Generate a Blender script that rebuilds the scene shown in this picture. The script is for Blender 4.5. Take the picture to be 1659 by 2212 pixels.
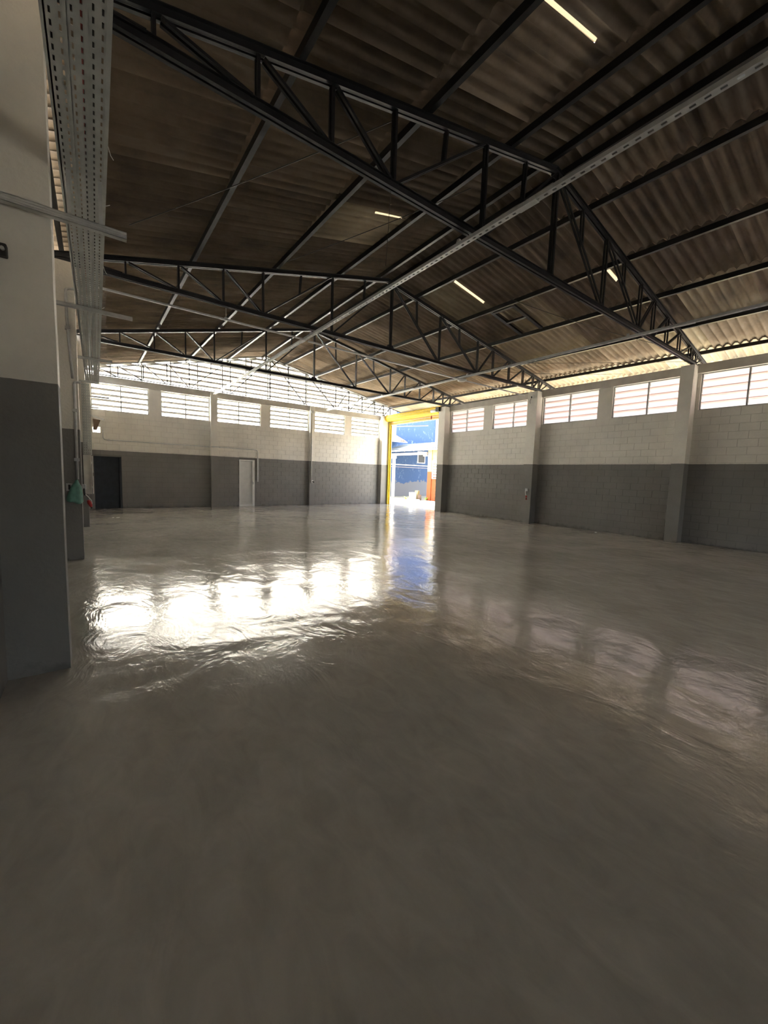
import bpy, math, random
from mathutils import Vector, Matrix
random.seed(7)
for o in list(bpy.data.objects): bpy.data.objects.remove(o)
SC = bpy.context.scene
COL = SC.collection

# ------------------------------------------------------------------ camera
cam_d = bpy.data.cameras.new('camera'); cam = bpy.data.objects.new('camera', cam_d); COL.objects.link(cam)
FW = Vector((0.5916754731, 0.8007619875, -0.0932757946))
RT = Vector((0.8056689389, -0.5914359496, 0.0331825006))
UP = Vector((0.0285953731, 0.0947826822, 0.9950872061))
CAM = Vector((0, 0, 1.57))
cam.matrix_world = Matrix(((RT.x, UP.x, -FW.x, CAM.x), (RT.y, UP.y, -FW.y, CAM.y), (RT.z, UP.z, -FW.z, CAM.z), (0, 0, 0, 1)))
cam_d.sensor_fit = 'HORIZONTAL'; cam_d.sensor_width = 36; cam_d.lens = 842.22 * 36 / 1659
cam_d.clip_start = 0.02; cam_d.clip_end = 500
SC.camera = cam

# ------------------------------------------------------------------ sky, sun, exposure
world = bpy.data.worlds.new('sky'); SC.world = world; world.use_nodes = True
wn = world.node_tree.nodes; wl = world.node_tree.links
bg = wn['Background']
sky = wn.new('ShaderNodeTexSky'); sky.sky_type = 'NISHITA'; sky.sun_disc = False
sky.sun_elevation = math.radians(47); sky.sun_rotation = math.radians(2)
sky.air_density = 1.0; sky.dust_density = 4.0; sky.ozone_density = 1.0; sky.altitude = 0
hsv = wn.new('ShaderNodeHueSaturation'); hsv.inputs['Saturation'].default_value = 0.45
wl.new(sky.outputs[0], hsv.inputs['Color']); wl.new(hsv.outputs[0], bg.inputs['Color'])
bg.inputs['Strength'].default_value = 0.15
sun_d = bpy.data.lights.new('sun', 'SUN'); sun = bpy.data.objects.new('sun', sun_d); COL.objects.link(sun)
sun_d.energy = 6.0; sun_d.angle = math.radians(0.6); sun_d.color = (1, 0.97, 0.92)
sun_dir = Vector((0.02, 0.68, 0.73)).normalized()
sun.rotation_euler = sun_dir.to_track_quat('Z', 'Y').to_euler(); sun.location = (16, 16, 30)
SC.view_settings.view_transform = 'Standard'; SC.view_settings.look = 'None'
SC.view_settings.gamma = 1; SC.view_settings.use_curve_mapping = False
SC.view_settings.exposure = 4.25

# ------------------------------------------------------------------ materials
def newmat(name):
    m = bpy.data.materials.new(name); m.use_nodes = True
    return m, m.node_tree.nodes, m.node_tree.links, m.node_tree.nodes['Principled BSDF']

def plain(name, col, rough=0.6, metal=0.0, var=0.12, scale=6.0, bump=0.0, spec=0.5, objvar=0.0, detail=4):
    m, n, l, b = newmat(name)
    geo = n.new('ShaderNodeNewGeometry')
    nz = n.new('ShaderNodeTexNoise'); nz.inputs['Scale'].default_value = scale; nz.inputs['Detail'].default_value = detail
    l.new(geo.outputs['Position'], nz.inputs['Vector'])
    mr = n.new('ShaderNodeMapRange'); mr.inputs[1].default_value = .3; mr.inputs[2].default_value = .7
    mr.inputs[3].default_value = 1 - var; mr.inputs[4].default_value = 1 + var
    l.new(nz.outputs['Fac'], mr.inputs[0])
    val = mr.outputs[0]
    if objvar:
        oi = n.new('ShaderNodeObjectInfo')
        m2 = n.new('ShaderNodeMapRange'); m2.inputs[3].default_value = 1 - objvar; m2.inputs[4].default_value = 1 + objvar
        l.new(oi.outputs['Random'], m2.inputs[0])
        mu = n.new('ShaderNodeMath'); mu.operation = 'MULTIPLY'
        l.new(val, mu.inputs[0]); l.new(m2.outputs[0], mu.inputs[1]); val = mu.outputs[0]
    mx = n.new('ShaderNodeVectorMath'); mx.operation = 'SCALE'; mx.inputs[0].default_value = col
    l.new(val, mx.inputs['Scale'])
    l.new(mx.outputs[0], b.inputs['Base Color'])
    b.inputs['Roughness'].default_value = rough; b.inputs['Metallic'].default_value = metal
    b.inputs['Specular IOR Level'].default_value = spec
    if bump:
        bp = n.new('ShaderNodeBump'); bp.inputs['Strength'].default_value = bump; bp.inputs['Distance'].default_value = .01
        nb = n.new('ShaderNodeTexNoise'); nb.inputs['Scale'].default_value = 60; nb.inputs['Detail'].default_value = 4
        l.new(geo.outputs['Position'], nb.inputs['Vector']); l.new(nb.outputs['Fac'], bp.inputs['Height'])
        l.new(bp.outputs[0], b.inputs['Normal'])
    return m

ZC = 2.151
def two_tone(name, lower, upper, zc=ZC, rough=0.75):
    """paint that changes colour at the height zc, with stains and brushed relief"""
    m, n, l, b = newmat(name)
    geo = n.new('ShaderNodeNewGeometry'); sx = n.new('ShaderNodeSeparateXYZ'); l.new(geo.outputs['Position'], sx.inputs[0])
    w = n.new('ShaderNodeTexNoise'); w.inputs['Scale'].default_value = 9; l.new(geo.outputs['Position'], w.inputs['Vector'])
    wob = n.new('ShaderNodeMath'); wob.operation = 'MULTIPLY_ADD'; wob.inputs[1].default_value = .012; l.new(w.outputs['Fac'], wob.inputs[0]); l.new(sx.outputs['Z'], wob.inputs[2])
    gt = n.new('ShaderNodeMath'); gt.operation = 'GREATER_THAN'; gt.inputs[1].default_value = zc + .006; l.new(wob.outputs[0], gt.inputs[0])
    mix = n.new('ShaderNodeMix'); mix.data_type = 'RGBA'; mix.inputs[6].default_value = (*lower, 1); mix.inputs[7].default_value = (*upper, 1)
    l.new(gt.outputs[0], mix.inputs[0])
    nz = n.new('ShaderNodeTexNoise'); nz.inputs['Scale'].default_value = 1.3; nz.inputs['Detail'].default_value = 7; nz.inputs['Roughness'].default_value = .65
    l.new(geo.outputs['Position'], nz.inputs['Vector'])
    mr = n.new('ShaderNodeMapRange'); mr.inputs[1].default_value = .3; mr.inputs[2].default_value = .75; mr.inputs[3].default_value = .88; mr.inputs[4].default_value = 1.08
    l.new(nz.outputs['Fac'], mr.inputs[0])
    # rising damp and scuffs close to the floor
    dn = n.new('ShaderNodeTexNoise'); dn.inputs['Scale'].default_value = 5; dn.inputs['Detail'].default_value = 6; l.new(geo.outputs['Position'], dn.inputs['Vector'])
    dz = n.new('ShaderNodeMath'); dz.operation = 'MULTIPLY_ADD'; dz.inputs[1].default_value = -2.2; dz.inputs[2].default_value = .05; l.new(sx.outputs['Z'], dz.inputs[0])
    da = n.new('ShaderNodeMath'); da.operation = 'ADD'; l.new(dn.outputs['Fac'], da.inputs[0]); l.new(dz.outputs[0], da.inputs[1])
    dm = n.new('ShaderNodeMapRange'); dm.inputs[1].default_value = .42; dm.inputs[2].default_value = .6; dm.inputs[3].default_value = 1; dm.inputs[4].default_value = .72; l.new(da.outputs[0], dm.inputs[0])
    m3 = n.new('ShaderNodeMath'); m3.operation = 'MULTIPLY'; l.new(mr.outputs[0], m3.inputs[0]); l.new(dm.outputs[0], m3.inputs[1])
    sc = n.new('ShaderNodeVectorMath'); sc.operation = 'SCALE'; l.new(mix.outputs[2], sc.inputs[0]); l.new(m3.outputs[0], sc.inputs['Scale'])
    l.new(sc.outputs[0], b.inputs['Base Color']); b.inputs['Roughness'].default_value = rough
    b.inputs['Specular IOR Level'].default_value = .3
    bp = n.new('ShaderNodeBump'); bp.inputs['Strength'].default_value = .35; bp.inputs['Distance'].default_value = .012
    nb = n.new('ShaderNodeTexNoise'); nb.inputs['Scale'].default_value = 28; nb.inputs['Detail'].default_value = 5
    l.new(geo.outputs['Position'], nb.inputs['Vector']); l.new(nb.outputs['Fac'], bp.inputs['Height']); l.new(bp.outputs[0], b.inputs['Normal'])
    return m

def translucent(name, col, trans, fac=.5, stripes=0.0):
    m, n, l, b = newmat(name)
    out = n['Material Output']
    df = n.new('ShaderNodeBsdfDiffuse'); df.inputs['Color'].default_value = (*col, 1)
    tr = n.new('ShaderNodeBsdfTranslucent'); tr.inputs['Color'].default_value = (*trans, 1)
    mx = n.new('ShaderNodeMixShader'); mx.inputs[0].default_value = fac
    l.new(df.outputs[0], mx.inputs[1]); l.new(tr.outputs[0], mx.inputs[2]); l.new(mx.outputs[0], out.inputs['Surface'])
    n.remove(b)
    return m

def floor_material():
    m, n, l, b = newmat('polished_floor')
    geo = n.new('ShaderNodeNewGeometry')
    def noise(scale, detail, rough=.5, dist=0., stretch=(1, 1, 1), rot=0.):
        mp = n.new('ShaderNodeMapping'); mp.inputs['Scale'].default_value = stretch; mp.inputs['Rotation'].default_value = (0, 0, rot)
        l.new(geo.outputs['Position'], mp.inputs['Vector'])
        t = n.new('ShaderNodeTexNoise'); t.inputs['Scale'].default_value = scale; t.inputs['Detail'].default_value = detail
        t.inputs['Roughness'].default_value = rough; t.inputs['Distortion'].default_value = dist
        l.new(mp.outputs[0], t.inputs['Vector']); return t.outputs['Fac']
    cl = noise(.55, 6, .6, .6)
    cr = n.new('ShaderNodeValToRGB')
    cr.color_ramp.elements[0].position = .3; cr.color_ramp.elements[0].color = (.37, .352, .312, 1)
    cr.color_ramp.elements[1].position = .72; cr.color_ramp.elements[1].color = (.50, .475, .425, 1)
    l.new(cl, cr.inputs[0])
    fine = noise(7, 5, .6, 1.0, (1, .5, 1), .6)
    mr = n.new('ShaderNodeMapRange'); mr.inputs[1].default_value = .3; mr.inputs[2].default_value = .7; mr.inputs[3].default_value = .9; mr.inputs[4].default_value = 1.1; l.new(fine, mr.inputs[0])
    sc = n.new('ShaderNodeVectorMath'); sc.operation = 'SCALE'; l.new(cr.outputs[0], sc.inputs[0]); l.new(mr.outputs[0], sc.inputs['Scale'])
    l.new(sc.outputs[0], b.inputs['Base Color'])
    rg = n.new('ShaderNodeMapRange'); rg.inputs[1].default_value = .3; rg.inputs[2].default_value = .7; rg.inputs[3].default_value = .07; rg.inputs[4].default_value = .16
    l.new(noise(1.1, 5, .6, .8), rg.inputs[0]); l.new(rg.outputs[0], b.inputs['Roughness'])
    b.inputs['IOR'].default_value = 1.52
    # trowelled resin: long low swells, hand-trowel ridges and fine grain
    a1 = noise(.75, 2, .5, .8)
    a2 = noise(2.6, 4, .6, 1.2, (1, .6, 1), .5)
    a3 = noise(9, 3, .6, .5)
    s1 = n.new('ShaderNodeMath'); s1.operation = 'MULTIPLY'; s1.inputs[1].default_value = .021; l.new(a1, s1.inputs[0])
    s2 = n.new('ShaderNodeMath'); s2.operation = 'MULTIPLY_ADD'; s2.inputs[1].default_value = .0085; l.new(a2, s2.inputs[0]); l.new(s1.outputs[0], s2.inputs[2])
    s3 = n.new('ShaderNodeMath'); s3.operation = 'MULTIPLY_ADD'; s3.inputs[1].default_value = .0016; l.new(a3, s3.inputs[0]); l.new(s2.outputs[0], s3.inputs[2])
    bp = n.new('ShaderNodeBump'); bp.inputs['Strength'].default_value = 1.0; bp.inputs['Distance'].default_value = 1.0
    l.new(s3.outputs[0], bp.inputs['Height']); l.new(bp.outputs[0], b.inputs['Normal'])
    return m

def sheet_material(name, dark, light, gain=1.0):
    """weathered fibre cement: soot, ochre water stains running down the slope, per-sheet tone"""
    m, n, l, b = newmat(name)
    geo = n.new('ShaderNodeNewGeometry')
    t = n.new('ShaderNodeTexNoise'); t.inputs['Scale'].default_value = 1.4; t.inputs['Detail'].default_value = 8; t.inputs['Roughness'].default_value = .68
    mp = n.new('ShaderNodeMapping'); mp.inputs['Scale'].default_value = (.8, 1.3, .8); l.new(geo.outputs['Position'], mp.inputs[0]); l.new(mp.outputs[0], t.inputs['Vector'])
    cr = n.new('ShaderNodeValToRGB'); cr.color_ramp.elements[0].position = .32; cr.color_ramp.elements[0].color = (*dark, 1)
    cr.color_ramp.elements[1].position = .7; cr.color_ramp.elements[1].color = (*light, 1)
    e = cr.color_ramp.elements.new(.5); e.color = tuple((a + c) / 2 * k for a, c, k in zip(dark, light, (1.05, .98, .88))) + (1,)
    l.new(t.outputs['Fac'], cr.inputs[0])
    oi = n.new('ShaderNodeObjectInfo'); mr = n.new('ShaderNodeMapRange'); mr.inputs[3].default_value = .78 * gain; mr.inputs[4].default_value = 1.22 * gain
    l.new(oi.outputs['Random'], mr.inputs[0])
    sc = n.new('ShaderNodeVectorMath'); sc.operation = 'SCALE'; l.new(cr.outputs[0], sc.inputs[0]); l.new(mr.outputs[0], sc.inputs['Scale'])
    l.new(sc.outputs[0], b.inputs['Base Color']); b.inputs['Roughness'].default_value = .9; b.inputs['Specular IOR Level'].default_value = .2
    return m

def peeling_blue(name, base_h):
    m, n, l, b = newmat(name)
    geo = n.new('ShaderNodeNewGeometry'); sx = n.new('ShaderNodeSeparateXYZ'); l.new(geo.outputs['Position'], sx.inputs[0])
    t = n.new('ShaderNodeTexNoise'); t.inputs['Scale'].default_value = 1.6; t.inputs['Detail'].default_value = 7; t.inputs['Roughness'].default_value = .62
    l.new(geo.outputs['Position'], t.inputs['Vector'])
    # bare render below about base_h, with a ragged edge
    k = n.new('ShaderNodeMath'); k.operation = 'MULTIPLY_ADD'; k.inputs[1].default_value = -.55; k.inputs[2].default_value = base_h * .55; l.new(sx.outputs['Z'], k.inputs[0])
    a = n.new('ShaderNodeMath'); a.operation = 'ADD'; l.new(t.outputs['Fac'], a.inputs[0]); l.new(k.outputs[0], a.inputs[1])
    g = n.new('ShaderNodeMapRange'); g.inputs[1].default_value = .53; g.inputs[2].default_value = .56; l.new(a.outputs[0], g.inputs[0])
    # fine white flecks over the blue
    f = n.new('ShaderNodeTexNoise'); f.inputs['Scale'].default_value = 3.2; f.inputs['Detail'].default_value = 9; f.inputs['Roughness'].default_value = .75
    mp = n.new('ShaderNodeMapping'); mp.inputs['Scale'].default_value = (1.6, 1, .7); l.new(geo.outputs['Position'], mp.inputs[0]); l.new(mp.outputs[0], f.inputs['Vector'])
    fr = n.new('ShaderNodeMapRange'); fr.inputs[1].default_value = .58; fr.inputs[2].default_value = .64; l.new(f.outputs['Fac'], fr.inputs[0])
    m1 = n.new('ShaderNodeMix'); m1.data_type = 'RGBA'; m1.inputs[6].default_value = (.044, .088, .19, 1); m1.inputs[7].default_value = (.19, .24, .32, 1); l.new(fr.outputs[0], m1.inputs[0])
    # above the canopy roof the blue is lightened, standing in for brighter daylight
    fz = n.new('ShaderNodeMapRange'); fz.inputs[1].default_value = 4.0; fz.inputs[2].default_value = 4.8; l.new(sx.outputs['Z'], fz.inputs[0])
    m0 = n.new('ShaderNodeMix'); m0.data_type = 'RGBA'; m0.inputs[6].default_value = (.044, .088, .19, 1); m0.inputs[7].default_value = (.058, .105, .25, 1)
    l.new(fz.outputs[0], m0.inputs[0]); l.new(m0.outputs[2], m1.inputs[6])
    m2 = n.new('ShaderNodeMix'); m2.data_type = 'RGBA'; m2.inputs[7].default_value = (.16, .16, .172, 1); l.new(m1.outputs[2], m2.inputs[6]); l.new(g.outputs[0], m2.inputs[0])
    l.new(m2.outputs[2], b.inputs['Base Color']); b.inputs['Roughness'].default_value = .9
    return m

M = {}
M['floor'] = floor_material()
M['paint'] = two_tone('wall_paint', (.24, .235, .222), (.80, .775, .71))
M['paintR'] = two_tone('side_wall_paint', (.23, .224, .21), (.80, .775, .71))
M['mortar'] = two_tone('painted_mortar', (.185, .18, .17), (.60, .58, .525))
M['concrete'] = plain('painted_concrete', (.60, .575, .52), .8, var=.12, scale=3, bump=.3)
M['steel'] = plain('black_steel', (.012, .012, .015), .45, .0, var=.3, scale=8)
M['purlin'] = plain('dark_purlin_steel', (.014, .014, .016), .4, .0, var=.3, scale=6, spec=.4)
M['galv'] = plain('galvanised_steel', (.56, .57, .57), .45, .35, var=.1, scale=14)
M['tray'] = plain('galvanised_tray', (.52, .54, .53), .5, .2, var=.1, scale=12)
M['sheet'] = sheet_material('fibre_cement_sheet', (.15, .126, .102), (.31, .262, .212))
M['sheet_light'] = sheet_material('pale_and_lit_fibre_cement_sheet', (.26, .23, .18), (.40, .36, .28))
M['strip'] = translucent('cream_translucent_strip', (.35, .30, .22), (.05, .04, .025), .5)
M['slat'] = translucent('white_translucent_slat', (.85, .84, .80), (.90, .89, .85), .74)
M['slat_pink'] = translucent('pinkish_translucent_slat', (.84, .79, .78), (.74, .69, .69), .64)
M['overlap_band'] = translucent('slat_overlap_shade', (.66, .63, .56), (.17, .168, .158), .55)  # darker upper blade stands in for the shade of overlapping slats
M['overlap_band_pink'] = translucent('pinkish_slat_overlap_band', (.80, .72, .70), (.84, .75, .74), .66)  # upper blade made clearer to offset the shade where slats overlap
M['frame'] = plain('grey_window_frame', (.42, .44, .43), .5, .3)
M['yellow'] = plain('yellow_enamel', (.80, .56, .025), .4, var=.08)
M['pale_yellow'] = plain('pale_yellow_paint', (.80, .74, .45), .7, var=.08)
M['white'] = plain('white_enamel', (.78, .78, .75), .5, var=.05)
M['offwhite'] = plain('offwhite_plaster', (.75, .73, .68), .8, var=.1)
M['darkdoor'] = plain('dark_blue_grey_board', (.030, .038, .050), .55, var=.2)
M['black'] = plain('black_plastic', (.012, .012, .012), .5)
M['red'] = plain('red_plastic', (.35, .02, .02), .4)
M['green'] = plain('green_plastic_bag', (.16, .36, .29), .45, var=.15, scale=20)
M['brown'] = plain('rusty_brown', (.13, .085, .06), .7, var=.3)
M['ground'] = plain('pale_concrete_yard', (.30, .285, .225), .9, var=.15, scale=2, detail=7)
M['earth'] = plain('bare_yard_outside', (.34, .31, .25), .95, var=.2, scale=1.5)
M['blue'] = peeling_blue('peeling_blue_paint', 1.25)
M['orange'] = plain('orange_paint', (.24, .050, .007), .8, var=.1, scale=4)
M['cream'] = plain('cream_yellow_paint', (.34, .275, .13), .8, var=.08)
M['tile'] = plain('clay_tile', (.42, .19, .12), .8, var=.25, scale=12, objvar=.15)
M['metalroof'] = plain('grey_metal_roofing', (.17, .19, .195), .6, .0, var=.1)
M['wood'] = plain('weathered_wood', (.45, .36, .29), .8, var=.25, scale=12)
M['leaf'] = plain('weed_leaf', (.30, .42, .06), .6, var=.25, scale=30)
M['wire'] = plain('thin_dark_wire', (.03, .025, .02), .6)
M['pink'] = plain('pinkish_render', (.60, .50, .49), .9, var=.08)

# ------------------------------------------------------------------ mesh helpers
class MB:
    def __init__(s): s.v = []; s.f = []; s.smooth = False
    def quad(s, a, b, c, d):
        i = len(s.v); s.v += [a, b, c, d]; s.f.append((i, i + 1, i + 2, i + 3))
    def box(s, x0, x1, y0, y1, z0, z1):
        i = len(s.v)
        s.v += [(x0, y0, z0), (x1, y0, z0), (x1, y1, z0), (x0, y1, z0), (x0, y0, z1), (x1, y0, z1), (x1, y1, z1), (x0, y1, z1)]
        s.f += [(i, i + 3, i + 2, i + 1), (i + 4, i + 5, i + 6, i + 7), (i, i + 1, i + 5, i + 4), (i + 1, i + 2, i + 6, i + 5), (i + 2, i + 3, i + 7, i + 6), (i + 3, i, i + 4, i + 7)]
        return s
    def bar(s, a, b, w, h, up=(0, 0, 1)):
        """rectangular bar from a to b: w across, h along 'up'"""
        a = Vector(a); b = Vector(b); d = (b - a).normalized(); u = Vector(up)
        sd = d.cross(u)
        if sd.length < 1e-4: sd = d.cross(Vector((0, 1, 0)))
        sd.normalize(); u = sd.cross(d).normalized()
        i = len(s.v)
        for p in (a, b):
            for (p1, p2) in ((-1, -1), (1, -1), (1, 1), (-1, 1)):
                s.v.append(tuple(p + sd * w / 2 * p1 + u * h / 2 * p2))
        s.f += [(i, i + 1, i + 2, i + 3), (i + 7, i + 6, i + 5, i + 4), (i, i + 4, i + 5, i + 1), (i + 1, i + 5, i + 6, i + 2), (i + 2, i + 6, i + 7, i + 3), (i + 3, i + 7, i + 4, i)]
        return s
    def tube(s, pts, r, n=8):
        pts = [Vector(p) for p in pts]; rings = []
        for k, p in enumerate(pts):
            d = (pts[min(k + 1, len(pts) - 1)] - pts[max(k - 1, 0)]).normalized()
            u = d.cross(Vector((0, 0, 1)))
            if u.length < .05: u = d.cross(Vector((0, 1, 0)))
            u.normalize(); w = d.cross(u)
            rr = r[k] if isinstance(r, (list, tuple)) else r
            rings.append(len(s.v))
            for j in range(n):
                a = 2 * math.pi * j / n; s.v.append(tuple(p + u * rr * math.cos(a) + w * rr * math.sin(a)))
        for k in range(len(pts) - 1):
            for j in range(n):
                a, b = rings[k], rings[k + 1]; s.f.append((a + j, a + (j + 1) % n, b + (j + 1) % n, b + j))
        s.f.append(tuple(rings[0] + j for j in reversed(range(n)))); s.f.append(tuple(rings[-1] + j for j in range(n)))
        return s
    def prism(s, poly, axis, a, b):
        """extrude a 2-D polygon along axis between a and b"""
        n = len(poly); i = len(s.v)
        for t in (a, b):
            for p, q in poly:
                s.v.append({'x': (t, p, q), 'y': (p, t, q), 'z': (p, q, t)}[axis])
        s.f.append(tuple(i + k for k in reversed(range(n)))); s.f.append(tuple(i + n + k for k in range(n)))
        for k in range(n): s.f.append((i + k, i + (k + 1) % n, i + n + (k + 1) % n, i + n + k))
        return s
    def mesh(s, name, mat, off=(0, 0, 0)):
        me = bpy.data.meshes.new(name)
        me.from_pydata([(v[0] - off[0], v[1] - off[1], v[2] - off[2]) for v in s.v], [], s.f)
        me.materials.append(mat)
        if s.smooth:
            for p in me.polygons: p.use_smooth = True
        me.update(); return me

def recalc(me):
    import bmesh
    bm = bmesh.new(); bm.from_mesh(me); bmesh.ops.recalc_face_normals(bm, faces=bm.faces); bm.to_mesh(me); bm.free(); return me

def bevel(me, w=.01, seg=2):
    import bmesh
    bm = bmesh.new(); bm.from_mesh(me); bmesh.ops.recalc_face_normals(bm, faces=bm.faces)
    bmesh.ops.bevel(bm, geom=list(bm.edges), offset=w, segments=seg, affect='EDGES', profile=.5); bm.to_mesh(me); bm.free(); return me

def tag(o, label=None, cat=None, group=None, kind=None):
    if label: o['label'] = label
    if cat: o['category'] = cat
    if group: o['group'] = group
    if kind: o['kind'] = kind
    return o

def thing(name, loc, label=None, cat=None, group=None, kind=None):
    o = bpy.data.objects.new(name, None); COL.objects.link(o); o.location = loc; o.empty_display_size = .1
    return tag(o, label, cat, group, kind)

def wloc(o):
    v = Vector(o.location)
    while o.parent: o = o.parent; v = v + Vector(o.location)
    return v

def build(name, mb, mat, parent=None, loc=None, bev=0):
    """mesh object from world coordinates; origin at loc (or the parent's)"""
    base = Vector(loc) if loc is not None else (wloc(parent) if parent else Vector((0, 0, 0)))
    me = recalc(mb.mesh(name, M[mat] if isinstance(mat, str) else mat, base))
    if bev: bevel(me, bev)
    o = bpy.data.objects.new(name, me); COL.objects.link(o)
    if parent: o.parent = parent; o.location = base - wloc(parent)
    else: o.location = base
    return o

def inst(name, me, parent, loc, rot=(0, 0, 0), scale=(1, 1, 1)):
    o = bpy.data.objects.new(name, me); COL.objects.link(o); o.parent = parent; o.location = loc
    o.rotation_euler = rot; o.scale = scale
    return o

# ------------------------------------------------------------------ dimensions
XL, XR, YB, YF = -.56, 13.02, 17.68, -9.4
ZT = 4.78
SILL, HEAD = 3.584, 4.544
DY0, DY1, DZ = 13.2, 17.32, 4.36        # roller door opening in the right wall

def ridge(y): return 5.9 + .026 * (y - 3.75), 6.60 + .010 * (y - 3.75)
SL, SRT = .245, .187
def roof(x, y):
    xr, zr = ridge(y)
    return zr - (SL if x < xr else SRT) * abs(x - xr)

# ------------------------------------------------------------------ setting: floor, ground, walls
fl = build('floor', MB().box(XL - .15, XR + .16, YF - .1, YB + .16, -.05, 0), 'floor'); tag(fl, kind='structure')
gr = MB(); gr.box(-20, 60, -30, 60, -.5, -.06)
tag(build('trim_1', gr, 'earth'), kind='structure')
yard = build('trim_2', MB().box(XR + .16, 30, 2, 24.1, -.06, -.012), 'ground'); tag(yard, kind='structure')

def wall_cells(u0, u1, z0, z1, holes):
    us = sorted({u0, u1} | {a for h in holes for a in h[:2]}); zs = sorted({z0, z1} | {a for h in holes for a in h[2:]})
    us = [u for u in us if u0 <= u <= u1]; zs = [z for z in zs if z0 <= z <= z1]
    for zi in range(len(zs) - 1):
        run = None
        for ui in range(len(us) - 1):
            cu, cz = (us[ui] + us[ui + 1]) / 2, (zs[zi] + zs[zi + 1]) / 2
            solid = not any(h[0] < cu < h[1] and h[2] < cz < h[3] for h in holes)
            if solid:
                if run is None: run = us[ui]
            if (not solid or ui == len(us) - 2) and run is not None:
                yield run, (us[ui + 1] if solid else us[ui]), zs[zi], zs[zi + 1]; run = None

back_win = [(-.08, 1.69, .81), (2.11, 3.87, 2.98), (4.17, 6.01, 5.06), (6.45, 8.33, 7.39), (8.66, 10.37, 9.50), (10.79, 12.53, 11.65)]
right_win = [(10.87, 12.74, 11.84), (8.66, 10.42, 9.46), (6.27, 8.20, 7.22), (4.02, 5.84, 4.88), (1.72, 3.64, 2.68), (-.55, 1.36, .41)]
vent = (-.06, .16, 2.779, 2.9775)
dark_door = (-.06, .77, 0, 1.93); slat_door = (5.07, 5.75, 0, 2.06)
holes_b = [(a, b, SILL, HEAD) for a, b, c in back_win] + [dark_door, slat_door, vent]
holes_r = [(a, b, SILL, HEAD) for a, b, c in right_win] + [(DY0, DY1, 0, DZ)]
REC = .010
mb = MB()
for u0, u1, z0, z1 in wall_cells(XL, XR + .15, 0, ZT, holes_b): mb.box(u0, u1, YB + REC, YB + .15, z0, z1)
wall_back = tag(build('wall_back', mb, 'mortar', loc=(0, YB, 0)), kind='structure')
mb = MB()
for u0, u1, z0, z1 in wall_cells(YF, YB, 0, ZT, holes_r): mb.box(XR + REC, XR + .15, u0, u1, z0, z1)
wall_right = tag(build('wall_right', mb, 'mortar', loc=(XR, 0, 0)), kind='structure')
mb = MB().box(XL - .15, XL, YF, YB, 0, ZT - .04).box(XL - .15, XL - .02, YF, 8.6, ZT - .04, ZT + .04)
wall_left = tag(build('wall_left', mb, 'paint'), kind='structure')
xr_, zr_ = ridge(YF)
# front wall behind the camera, with an added gateway to let fill light in
mb = MB().box(XL - .15, 5.6, YF - .12, YF, 0, 3.0).box(9.0, XR + .15, YF - .12, YF, 0, 3.0)
mb.prism([(XL - .15, 3.0), (XR + .15, 3.0), (XR + .15, roof(XR, YF) - .04), (xr_, zr_ - .04), (XL - .15, roof(XL - .15, YF) - .04)], 'y', YF - .12, YF)
tag(build('wall_front', mb, 'paint'), kind='structure')

# smooth concrete: ring beam over the windows and the plain piers between the windows
def smooth_band(parent, side, holes, lo, hi, z0, z1, t=.012, skip=()):
    m = MB()
    for u0, u1, a, b in wall_cells(lo, hi, z0, z1, holes):
        if side == 'b': m.box(u0, u1, YB - t, YB + REC + .001, a, b)
        else: m.box(XR - t, XR + REC + .001, u0, u1, a, b)
    return m
o = build('upper_band', smooth_band(None, 'b', holes_b, XL, XR - .001, 3.57, ZT, .004), 'paint', wall_back)
o = build('upper_band', smooth_band(None, 'r', holes_r, YF, DY0, 3.57, ZT, .004), 'paintR', wall_right)
o = build('door_lintel', MB().box(XR - .004, XR + REC, DY0, DY1, DZ, ZT).box(XR - .004, XR + REC, DY1, YB - .01, 0, ZT), 'paintR', wall_right)
tag(build('trim_3', MB().box(XL + .001, XR - .02, YB - .045, YB - .004, HEAD + .002, ZT), 'concrete'), kind='structure')
tag(build('trim_4', MB().box(XR - .045, XR - .004, YF + .05, YB - .05, HEAD + .002, ZT), 'concrete'), kind='structure')

# blocks
CH, BL, JT = .1985, .392, .008
def block_mesh(length, ch=CH, mat=None):
    c = .005; L = length / 2 - JT / 2; H = ch / 2 - JT / 2; m = MB()
    outer = [(-L, REC + .002, -H), (L, REC + .002, -H), (L, REC + .002, H), (-L, REC + .002, H)]
    mid = [(-L, c * .4, -H), (L, c * .4, -H), (L, c * .4, H), (-L, c * .4, H)]
    inn = [(-L + c, 0, -H + c), (L - c, 0, -H + c), (L - c, 0, H - c), (-L + c, 0, H - c)]
    m.v = outer + mid + inn
    for a in (0, 4):
        for k in range(4): m.f.append((a + k, a + (k + 1) % 4, a + 4 + (k + 1) % 4, a + 4 + k))
    m.f.append((8, 9, 10, 11)); m.f.append((3, 2, 1, 0))
    return m

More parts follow.
